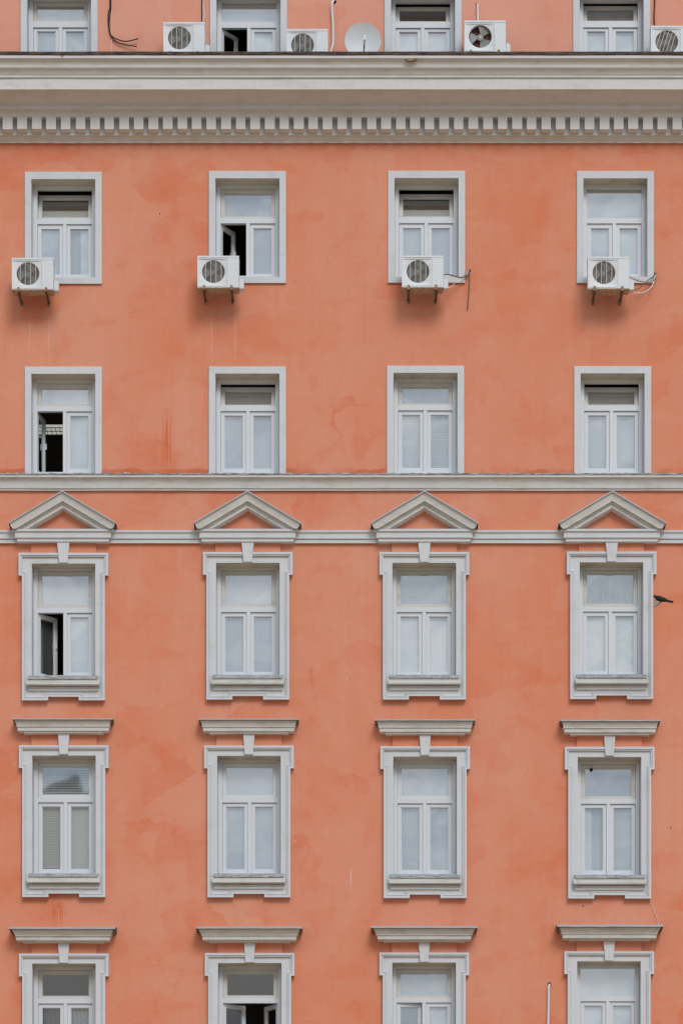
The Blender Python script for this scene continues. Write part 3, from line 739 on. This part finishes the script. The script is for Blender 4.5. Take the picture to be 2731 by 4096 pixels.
# louvred ceiling lamp in the lit room
lx0, lx1 = PX(180, -.9) - .35, PX(275, -.9) + .3
t_ = empty('ceiling_light', ((lx0 + lx1) / 2, 1.3, PZ(1702, -1.2)), 'lit white louvred ceiling light seen through the wide open sash at left', 'ceiling light')
zl_ = PZ(1702, -1.2)
mb = MB(); mb.box(lx0, lx1, 1.3, 1.68, zl_, zl_ + .05); mb.build('diffuser', M['lamp'], t_)
mb = MB()
for i in range(14): x = lx0 + (lx1 - lx0) * i / 13; mb.box(x - .004, x + .004, 1.3, 1.68, zl_ - .012, zl_ - .001)
for i in range(3): y = 1.3 + .38 * i / 2; mb.box(lx0, lx1, y - .008, y + .008, zl_ - .014, zl_ - .002)
mb.build('louvre', M['lampgrid'], t_)
mb = MB()
for i in (0.2, .8): x = lx0 + (lx1 - lx0) * i; mb.box(x - .01, x + .01, 1.44, 1.46, zl_ + .05, PZ(1400) - .1)
mb.build('hanger', M['lampgrid'], t_)

# ------------------------------------------------------------------ air conditioners
AW, AH, AB, AFR = .745, .56, .28, .56
def make_ac(grille='straight', rusty=False):
    t = empty('air_conditioner', (0, 0, 0))
    m = MB(); hw = AW / 2; cx_, cz_, r_ = -hw + .288, .285, .205; yf = -AFR
    px0, px1 = -hw, -hw + .535
    # front with a round opening: ring of quads out to the panel's rectangle
    n = 40; ring = []
    for i in range(n):
        a = 2 * math.pi * i / n; ca, sa = math.cos(a), math.sin(a)
        tx = ((px1 - cx_) if ca > 0 else (cx_ - px0)) / max(abs(ca), 1e-6); tz = ((AH - cz_) if sa > 0 else cz_) / max(abs(sa), 1e-6)
        k_ = min(tx, tz); ring.append(((cx_ + r_ * ca, cz_ + r_ * sa), (cx_ + k_ * ca, cz_ + k_ * sa)))
    for i in range(n):
        (a, b), (c_, d_) = ring[i], ring[(i + 1) % n]
        m.quad((a[0], yf + .012, a[1]), (b[0], yf, b[1]), (d_[0], yf, d_[1]), (c_[0], yf + .012, c_[1]))
        m.quad((a[0], yf + .012, a[1]), (c_[0], yf + .012, c_[1]), (c_[0], yf + .10, c_[1]), (a[0], yf + .10, a[1]))
    for (qx, qz) in ((px0, 0), (px0, AH), (px1, 0), (px1, AH)):      # fill ring corners
        best = sorted(ring, key=lambda q: (q[1][0] - qx) ** 2 + (q[1][1] - qz) ** 2)[:2]
        m.quad((qx, yf, qz), (best[0][1][0], yf, best[0][1][1]), (best[1][1][0], yf, best[1][1][1]))
    m.quad((px1 + .004, yf, 0), (hw, yf, 0), (hw, yf, AH), (px1 + .004, yf, AH))
    m.quad((px1, yf, 0), (px1 + .004, yf, 0), (px1 + .004, yf, AH), (px1, yf, AH), mi=1)
    m.quad((-hw, yf, 0), (-hw, -AB, 0), (-hw, -AB, AH), (-hw, yf, AH)); m.quad((hw, yf, 0), (hw, -AB, 0), (hw, -AB, AH), (hw, yf, AH))
    m.quad((-hw, yf, AH), (hw, yf, AH), (hw, -AB, AH), (-hw, -AB, AH)); m.quad((-hw, -AB, 0), (hw, -AB, 0), (hw, -AB, AH), (-hw, -AB, AH), mi=1)
    m.box(-hw - .004, hw + .004, yf - .005, -AB + .004, AH - .028, AH + .006)
    m.box(-hw + .02, px1 - .012, yf - .004, yf + .001, .018, .026); m.box(-hw + .02, px1 - .012, yf - .004, yf + .001, AH - .055, AH - .048)
    m.build('casing', [M['ac'], M['wire_dark']], t)
    m = MB(); m.box(-hw + .002, hw - .002, yf + .004, -AB, -.014, .001); m.box(-.1, .02, -AB - .09, -AB - .03, -.02, -.013); m.build('base_pan', M['ac_pan'], t)
    m = MB(); m.box(-hw + .01, px1, yf + .105, yf + .12, .01, AH - .01); m.build('condenser_coil', M['ac_red' if rusty else 'ac_in'], t)
    m = MB(); nb = 3
    for b_i in range(nb):
        a0 = b_i * 2 * math.pi / nb + .5
        for j in range(6):
            def pt(rr, q): a = a0 + q; return (cx_ + rr * math.cos(a), yf + .075 - .035 * q, cz_ + rr * math.sin(a))
            q0, q1 = j / 6 * 1.25, (j + 1) / 6 * 1.25
            m.quad(pt(.05, q0 * .8), pt(.19, q0), pt(.19, q1), pt(.05, q1 * .8))
    m.tube([(cx_, yf + .085, cz_), (cx_, yf + .045, cz_)], .058, 20); m.tube([(cx_, yf + .045, cz_), (cx_, yf + .035, cz_)], .016, 10, mi=1)
    m.build('fan', [M['fan'], M['ac']], t)
    if grille:
        m = MB()
        rot = R(-17) if grille == 'slanted' else 0
        def chord(off, ang, yy, wd, mi):
            hh = math.sqrt(max(r_ * r_ - off * off, 0)); ux, uz = math.cos(ang), math.sin(ang); vx, vz = -uz, ux
            P = []
            for sx_, sy_ in ((-wd, -hh), (wd, -hh), (wd, hh), (-wd, hh)):
                o_ = off + sx_; P.append((cx_ + ux * o_ + vx * sy_, yy, cz_ + uz * o_ + vz * sy_))
            m.quad(*P, mi=mi)
            m.quad(*[(p[0], p[1] + .006, p[2]) for p in reversed(P)], mi=mi)
        offs = (-.139, -.046, .047, .14) if grille == 'straight' else (-.15, -.085, -.02, .045, .11)
        for o_ in offs: chord(o_, rot, yf + .006, .0055, 0)
        for i in range(29):
            o_ = -.196 + i * .014
            if grille == 'slanted' and o_ > .17: continue
            chord(o_, rot + math.pi / 2, yf + .014, .0016, 1)
        m.build('fan_grille', [M['wire'], M['wire_dark']], t)
    m = MB(); m.box(hw + .001, hw + .088, -.50, -.34, -.004, .175); m.box(hw + .001, hw + .06, -.49, -.35, .175, .20); m.build('valve_cover', M['ac'], t, bevel=.012)
    for bx in (-hw + .12, -hw + .615):
        m = MB(); wd = .023
        m.box(bx - wd, bx + wd, -AFR - .025, 0, -.022, -.017); m.box(bx - wd, bx - wd + .004, -AFR - .025, 0, -.055, -.017); m.box(bx + wd - .004, bx + wd, -AFR - .025, 0, -.055, -.017)
        m.box(bx - wd, bx + wd, -AFR - .028, -AFR - .022, -.05, .03)
        m.box(bx - wd, bx + wd, -.006, 0, -.10, -.0)
        m.box(bx - .008, bx + .008, -.42, -.40, -.034, -.010)
        m.build('bracket', M['rust'], t)
    return t
def copy_tree(o, parent=None):
    c_ = o.copy(); COL.objects.link(c_)
    if parent is not None: c_.parent = parent
    for ch in list(o.children): copy_tree(ch, c_)
    return c_
def ac_place(t, pxl, pyb, label):     # left edge and bottom edge of the front, photo units
    t.location = (PX(pxl, AFR) + AW / 2, 0, PZ(pyb, AFR)); tag(t, label, 'air conditioner', 'air conditioner outdoor units on the facade')
ac = make_ac()
spots = [(49, 1157, 'air conditioner at the lower left corner of the first window below the cornice'),
         (790, 1149, 'air conditioner below the window whose dark lower left sash stands open'),
         (1607, 1148, 'air conditioner centred under the third window, pipe running to a hole at right'),
         (2350, 1153, 'air conditioner with three looping pipes entering the wall at its right'),
         (654, 214, 'grilled air conditioner above the cornice between the first and second windows'),
         (1146, 242, 'lowest sitting air conditioner above the cornice, left of the satellite dish')]
ac_objs = []
for i, (a, b, lab) in enumerate(spots):
    o = ac if i == 0 else copy_tree(ac); ac_objs.append(o); ac_place(o, a, b, lab)
ac3 = make_ac(grille=None, rusty=True); ac_place(ac3, 1856, 208, 'air conditioner without grille, bare fan blades showing, right of the satellite dish')
ac4 = make_ac(grille='slanted'); ac_place(ac4, 2601, 229, 'air conditioner with a crooked slanted fan grille at the top right corner')

# ------------------------------------------------------------------ cables and pipes
def wire(name, pts, r, m, label, cat, n=6, group=None, seg=7):
    """pts: (px, py, depth)"""
    P = [(PX(a, d), -d, PZ(b, d)) for a, b, d in pts]
    mb = MB(); mb.tube(spline(P, n), r, seg); o = mb.build(name, M[m], None, origin=P[0], smooth=True)
    return tag(o, label, cat, group)
wire('cable', [(440, -80, .02), (441, 25, .02), (436, 45, .02), (434, 70, .02), (436, 110, .02), (443, 137, .03), (455, 150, .04), (475, 159, .05), (498, 165, .06), (522, 163, .07), (554, 154, .07)], .011, 'black', 'thick black cable whose upturned loose end ends right of the first top window', 'cable')
wire('cable', [(444, -80, .03), (445, 25, .03), (440, 60, .03), (438, 110, .03), (446, 145, .03), (462, 163, .04), (480, 172, .05), (510, 179, .06), (549, 187, .06)], .009, 'black', 'black cable with the lower drooping loose end, right of the first top window', 'cable')
wire('cable', [(448, -80, .01), (448, 100, .01), (447, 230, .01)], .006, 'whitepipe', 'thin straight white cable beside the black loose cables', 'cable')
wire('cable', [(809, -80, .02), (808, 30, .02), (809, 92, .03)], .010, 'black', 'black cable running down to the grilled air conditioner above the cornice', 'cable')
wire('cable', [(812, -80, .03), (814, 20, .03), (818, 60, .2), (812, 92, .4), (818, 130, .45), (828, 180, .4), (833, 215, .3)], .006, 'whitepipe', 'thin white cable hanging beside the grilled air conditioner at top', 'cable')
wire('cable', [(815, -80, .02), (812, 60, .1), (817, 118, .25), (833, 165, .2), (848, 215, .15)], .004, 'whitepipe', 'finer white cable slanting to the foot of the second top window surround', 'cable')
wire('drain_pipe', [(1334, 4, -.03), (1332, 6, .04), (1328, 14, .07), (1328, 45, .07), (1331, 90, .07), (1332, 150, .07), (1330, 180, .09), (1320, 215, .16)], .021, 'whitepipe', 'white flexible pipe left of the satellite dish', 'pipe', seg=10)
wire('cable', [(1302, 165, .45), (1305, 185, .42), (1306, 215, .4)], .007, 'whitepipe', 'short white cable behind the air conditioner left of the dish', 'cable')
wire('drain_pipe', [(1906, 17, -.03), (1908, 19, .03), (1909, 26, .05), (1910, 60, .06), (1910, 110, .12)], .017, 'whitepipe', 'white pipe rising from the air conditioner with the bare fan', 'pipe', seg=10)
wire('cable', [(2020, 144, .42), (2027, 157, .40), (2032, 172, .38), (2034, 190, .38)], .006, 'whitepipe', 'curved white cable right of the air conditioner with the bare fan', 'cable')
wire('cable', [(2617, -80, .02), (2616, 20, .02), (2614, 60, .03), (2616, 106, .05)], .012, 'black', 'black cable dropping to the air conditioner at the top right corner', 'cable')
wire('refrigerant_pipe', [(1772, 1101, .42), (1785, 1097, .38), (1800, 1100, .30), (1830, 1108, .2), (1848, 1110, .12), (1862, 1100, .07), (1872, 1084, .03), (1876, 1081, -.03)], .012, 'brown', 'brown insulated pipe from the third air conditioner to the wall hole', 'pipe')
wire('cable', [(1782, 1149, .35), (1795, 1151, .25), (1812, 1140, .15), (1817, 1128, .12)], .006, 'whitepipe', 'short pale cable curling below the third air conditioner', 'cable')
wire('cable', [(1871, 1086, .03), (1876, 1100, .03), (1875, 1150, .03), (1872, 1200, .03), (1869, 1238, .03)], .010, 'brown', 'brown cable hanging straight down from the hole by the third window', 'cable')
wire('refrigerant_pipe', [(1873, 1082, .04), (1868, 1092, .07), (1862, 1103, .09)], .022, 'dishmetal', 'wrapped bundle of pipe ends at the hole by the third window', 'pipe')
wire('refrigerant_pipe', [(2516, 1107, .40), (2535, 1117, .35), (2560, 1125, .25), (2590, 1128, .15), (2612, 1119, .10), (2624, 1104, .06), (2622, 1095, .03), (2616, 1094, -.03)], .011, 'dishmetal', 'upper pale pipe from the fourth air conditioner to the wall hole', 'pipe')
wire('refrigerant_pipe', [(2520, 1163, .40), (2545, 1158, .32), (2570, 1140, .22), (2590, 1121, .15), (2608, 1108, .09), (2617, 1099, .04), (2618, 1096, -.03)], .010, 'brown', 'brown pipe rising from the bottom of the fourth air conditioner to the hole', 'pipe')
wire('drain_pipe', [(2518, 1164, .40), (2540, 1171, .32), (2570, 1170, .25), (2600, 1152, .16), (2612, 1130, .10), (2614, 1112, .06), (2621, 1100, .04)], .009, 'whitepipe', 'lowest white drain hose looping from the fourth air conditioner', 'pipe')
wire('drain_pipe', [(2197, 3938, -.03), (2196, 3940, .03), (2193, 3950, .05), (2193, 3990, .05), (2192, 4040, .05), (2189, 4180, .05)], .021, 'whitepipe', 'white pipe coming out of the wall at the bottom between the third and fourth columns', 'pipe', seg=10)
wire('cable', [(2556, 3523, .12), (2568, 3529, .12), (2580, 3545, .13), (2592, 3575, .12), (2600, 3600, .05), (2612, 3640, .02), (2622, 3662, .02), (2630, 3690, .02), (2633, 3702, .08)], .004, 'whitepipe', 'thin pale wire dangling from the sill of the fourth hooded window', 'cable', seg=5)
wire('cable', [(2637, 3722, .15), (2628, 3755, .08), (2619, 3785, .02), (2613, 3812, .02)], .004, 'brown', 'thin brown wire below the right end of the lowest right hood', 'cable', seg=5)
for px, py, r_, lab in ((1338, 7, .030, 'black hole above the white flexible pipe by the dish'), (1906, 18, .024, 'black hole above the air conditioner with the bare fan'), (2618, 1097, .030, 'black hole where the pipes of the fourth air conditioner enter the wall'),
                      (1876, 1083, .026, 'black hole where the third air conditioner pipe enters the wall'), (2196, 3936, .034, 'black hole over the bottom white pipe'), (640, 855, .008, 'tiny dark hole in the wall between the first and second windows'),
                      (2331, 3625, .012, 'tiny dark hole below the fourth hooded window'), (2680, 3310, .008, 'tiny dark mark on the wall at the right edge')):
    mb = MB(); rs = random.Random(px); P = []
    for i in range(12):
        a = 2 * math.pi * i / 12; k_ = r_ * rs.uniform(.8, 1.25); P.append((PX(px) + k_ * math.cos(a), PZ(py) + k_ * math.sin(a) * (1.8 if px in (640, 2680) else 1)))
    mb.prism(P, -.004, .03); h = mb.build('wall_hole', M['hole'], B); h['label'] = lab

# ------------------------------------------------------------------ satellite dish
dd = .55; cxd, czd, rd_ = PX(1451, dd), PZ(163, dd), .328
t = empty('satellite_dish', (cxd, 0, czd - .5), 'round pale satellite dish standing on the cornice between two air conditioners', 'satellite dish')
mb = MB(); nr, na = 8, 40; rows = []
for i in range(nr + 1):
    rr_ = rd_ * i / nr; dep = .07 * (1 - (i / nr) ** 2)
    rows.append([(cxd + rr_ * math.cos(2 * math.pi * j / na), -dd + dep, czd + rr_ * 1.02 * math.sin(2 * math.pi * j / na)) for j in range(na)])
for i in range(nr):
    for j in range(na):
        mb.quad(rows[i][j], rows[i][(j + 1) % na], rows[i + 1][(j + 1) % na], rows[i + 1][j])
for j in range(na):
    a, b = rows[-1][j], rows[-1][(j + 1) % na]; mb.quad(a, b, (b[0], b[1] + .014, b[2]), (a[0], a[1] + .014, a[2]))
rfl = mb.build('reflector', M['dish'], t, smooth=True)
mb = MB(); d2 = dd + .34
mb.tube([(cxd + .01, -dd - .02, czd - .33), (cxd + .025, -d2, PZ(178, d2)), (cxd + .03, -d2 - .01, PZ(160, d2))], [.014, .016, .018], 8); mb.build('feed_arm', M['dishmetal'], t)
mb = MB(); mb.tube([(cxd + .03, -d2, PZ(163, d2)), (cxd + .035, -d2 + .02, PZ(150, d2)), (cxd + .037, -d2 + .03, PZ(140, d2))], [.022, .026, .03], 10); mb.build('receiver', M['ac'], t)
mb = MB(); mb.tube([(cxd, -dd + .10, czd), (cxd, -dd + .12, czd - .2), (cxd, 0, czd - .32)], .02, 8); mb.box(cxd - .08, cxd + .08, -.012, 0, czd - .4, czd - .24); mb.build('mast', M['dishmetal'], t)

# ------------------------------------------------------------------ pigeon
dd = 1.6
bp = lambda px, py, off=0: Vector((PX(px, dd + off), -dd - off, PZ(py, dd + off)))
t = empty('pigeon', tuple(bp(2648, 2398)), 'dark pigeon flying past the right side of the fourth pedimented window', 'bird')
mb = MB()
ax = [(2609.5, 2385, .006), (2613, 2384.5, .018), (2617, 2385.5, .027), (2621, 2388, .028), (2627, 2391, .042), (2636, 2395, .052), (2647, 2398, .046), (2658, 2400, .034), (2668, 2403, .022), (2678, 2406, .014)]
mb.tube([tuple(bp(a, b)) for a, b, _ in ax], [r for *_, r in ax], 12)
body = mb.build('body', M['bird'], t, smooth=True)
mb = MB(); mb.tube([tuple(bp(2610, 2385)), tuple(bp(2606, 2386))], [.006, .001], 6); mb.build('beak', M['bird_pale'], t)
for off in (.024, -.024):
    mb = MB(); e_ = bp(2614, 2384, off); mb.tube([tuple(e_ + Vector((0, -.002, 0))), tuple(e_ + Vector((0, .002, 0)))], .004, 6); mb.build('eye', M['wire'], t)
mb = MB()
tl_ = [(2664, 2400), (2690, 2406), (2691, 2409), (2686, 2411), (2666, 2406)]
mb.prism([(PX(a, dd), PZ(b, dd)) for a, b in tl_], -dd - .03, -dd + .03); mb.build('tail', M['bird'], t)
def wing(pts_root, pts_tip, y_tip, mats, name, n=10):
    mb = MB(); k_ = len(pts_root)
    for i in range(k_ - 1):
        for j in range(n):
            def P(q, s_):
                a, b = Vector(pts_root[q]), Vector(pts_tip[q]); c_ = a.lerp(b, s_)
                off = y_tip * s_
                p = bp(c_[0], c_[1], off); return p
            s0, s1 = j / n, (j + 1) / n
            A = [P(i, s0), P(i + 1, s0), P(i + 1, s1), P(i, s1)]
            mi = 1 if i == k_ - 2 else 0
            mb.quad(*[tuple(p) for p in A], mi=mi); mb.quad(*[tuple(p + Vector((0, .006, 0))) for p in reversed(A)], mi=mi)
    return mb.build(name, mats, t)
wing([(2619, 2397), (2627, 2401), (2634, 2404), (2641, 2406), (2646, 2406)], [(2608, 2428), (2609, 2429), (2611, 2429.5), (2617, 2429), (2622, 2427)], .30, [M['bird_wing'], M['bird']], 'wing')
wing([(2622, 2388), (2632, 2390), (2642, 2393), (2652, 2396), (2662, 2399)], [(2626, 2384), (2637, 2385), (2645, 2387), (2650, 2391), (2655, 2395)], -.38, [M['bird_pale'], M['bird']], 'wing')

# ------------------------------------------------------------------ the building across the square (seen only mirrored in the panes)
def mir(px, py, Bk):        # point at y=-Bk seen mirrored at photo position
    k_ = (D + Bk) / D; return XC + ((px - 1365.5) / S - XC) * k_, EYE + HH(py) * k_
Bk = 84
xt, zt = mir(352, 3150, Bk)
xg0, zg0 = mir(166, 3142, Bk); xg1, zg1 = mir(298, 3073, Bk); xg2, _ = mir(322, 3150, Bk)
opp = empty('opposite_building', (xt - 8, -Bk - 6, 0), 'tall beige block across the square, seen only mirrored in the lower left windows', 'building')
mb = MB(); mb.box(xt - 22, xt + .9, -Bk - 12, -Bk, 0, zt)
xw, zw = mir(1110, 3865, Bk); mb.box(xt + .9, xw, -Bk - 12, -Bk - .5, 0, zw)
mb.build('wall', M['facing'], opp)
mb = MB(); mb.prism([(xt - 22, zt), (xt - 19, zt - .2), (xg0, zg0), (xg0 + .6, zg0 + .35), (xg1, zg1), (xg2, zt - .1), (xg0, zt - .6)][2:][::-1], -Bk - 4, -Bk - .05)
mb.prism([(xt - 22, zt), (xg0 - .1, zt + .2), (xg0 - 2.5, zt + .2)], -Bk - 8, -Bk); mb.build('roof', M['roof'], opp)
for i in range(9):
    for j in range(7):
        x_ = xt - 20 + i * 2.4; z_ = 3 + j * 4.2
        if x_ > xt - 1: continue
        mb = MB(); mb.box(x_, x_ + 1.2, -Bk - .01, -Bk + .05, z_, z_ + 2); mb.build('window', M['opwin'], opp)
for i in range(4):
    for j in range(5):
        x_ = xt + 2.5 + i * 2.6; z_ = 3 + j * 4.2
        mb = MB(); mb.box(x_, x_ + 1.3, -Bk - .51, -Bk - .45, z_, z_ + 2); mb.build('window', M['opwin'], opp)
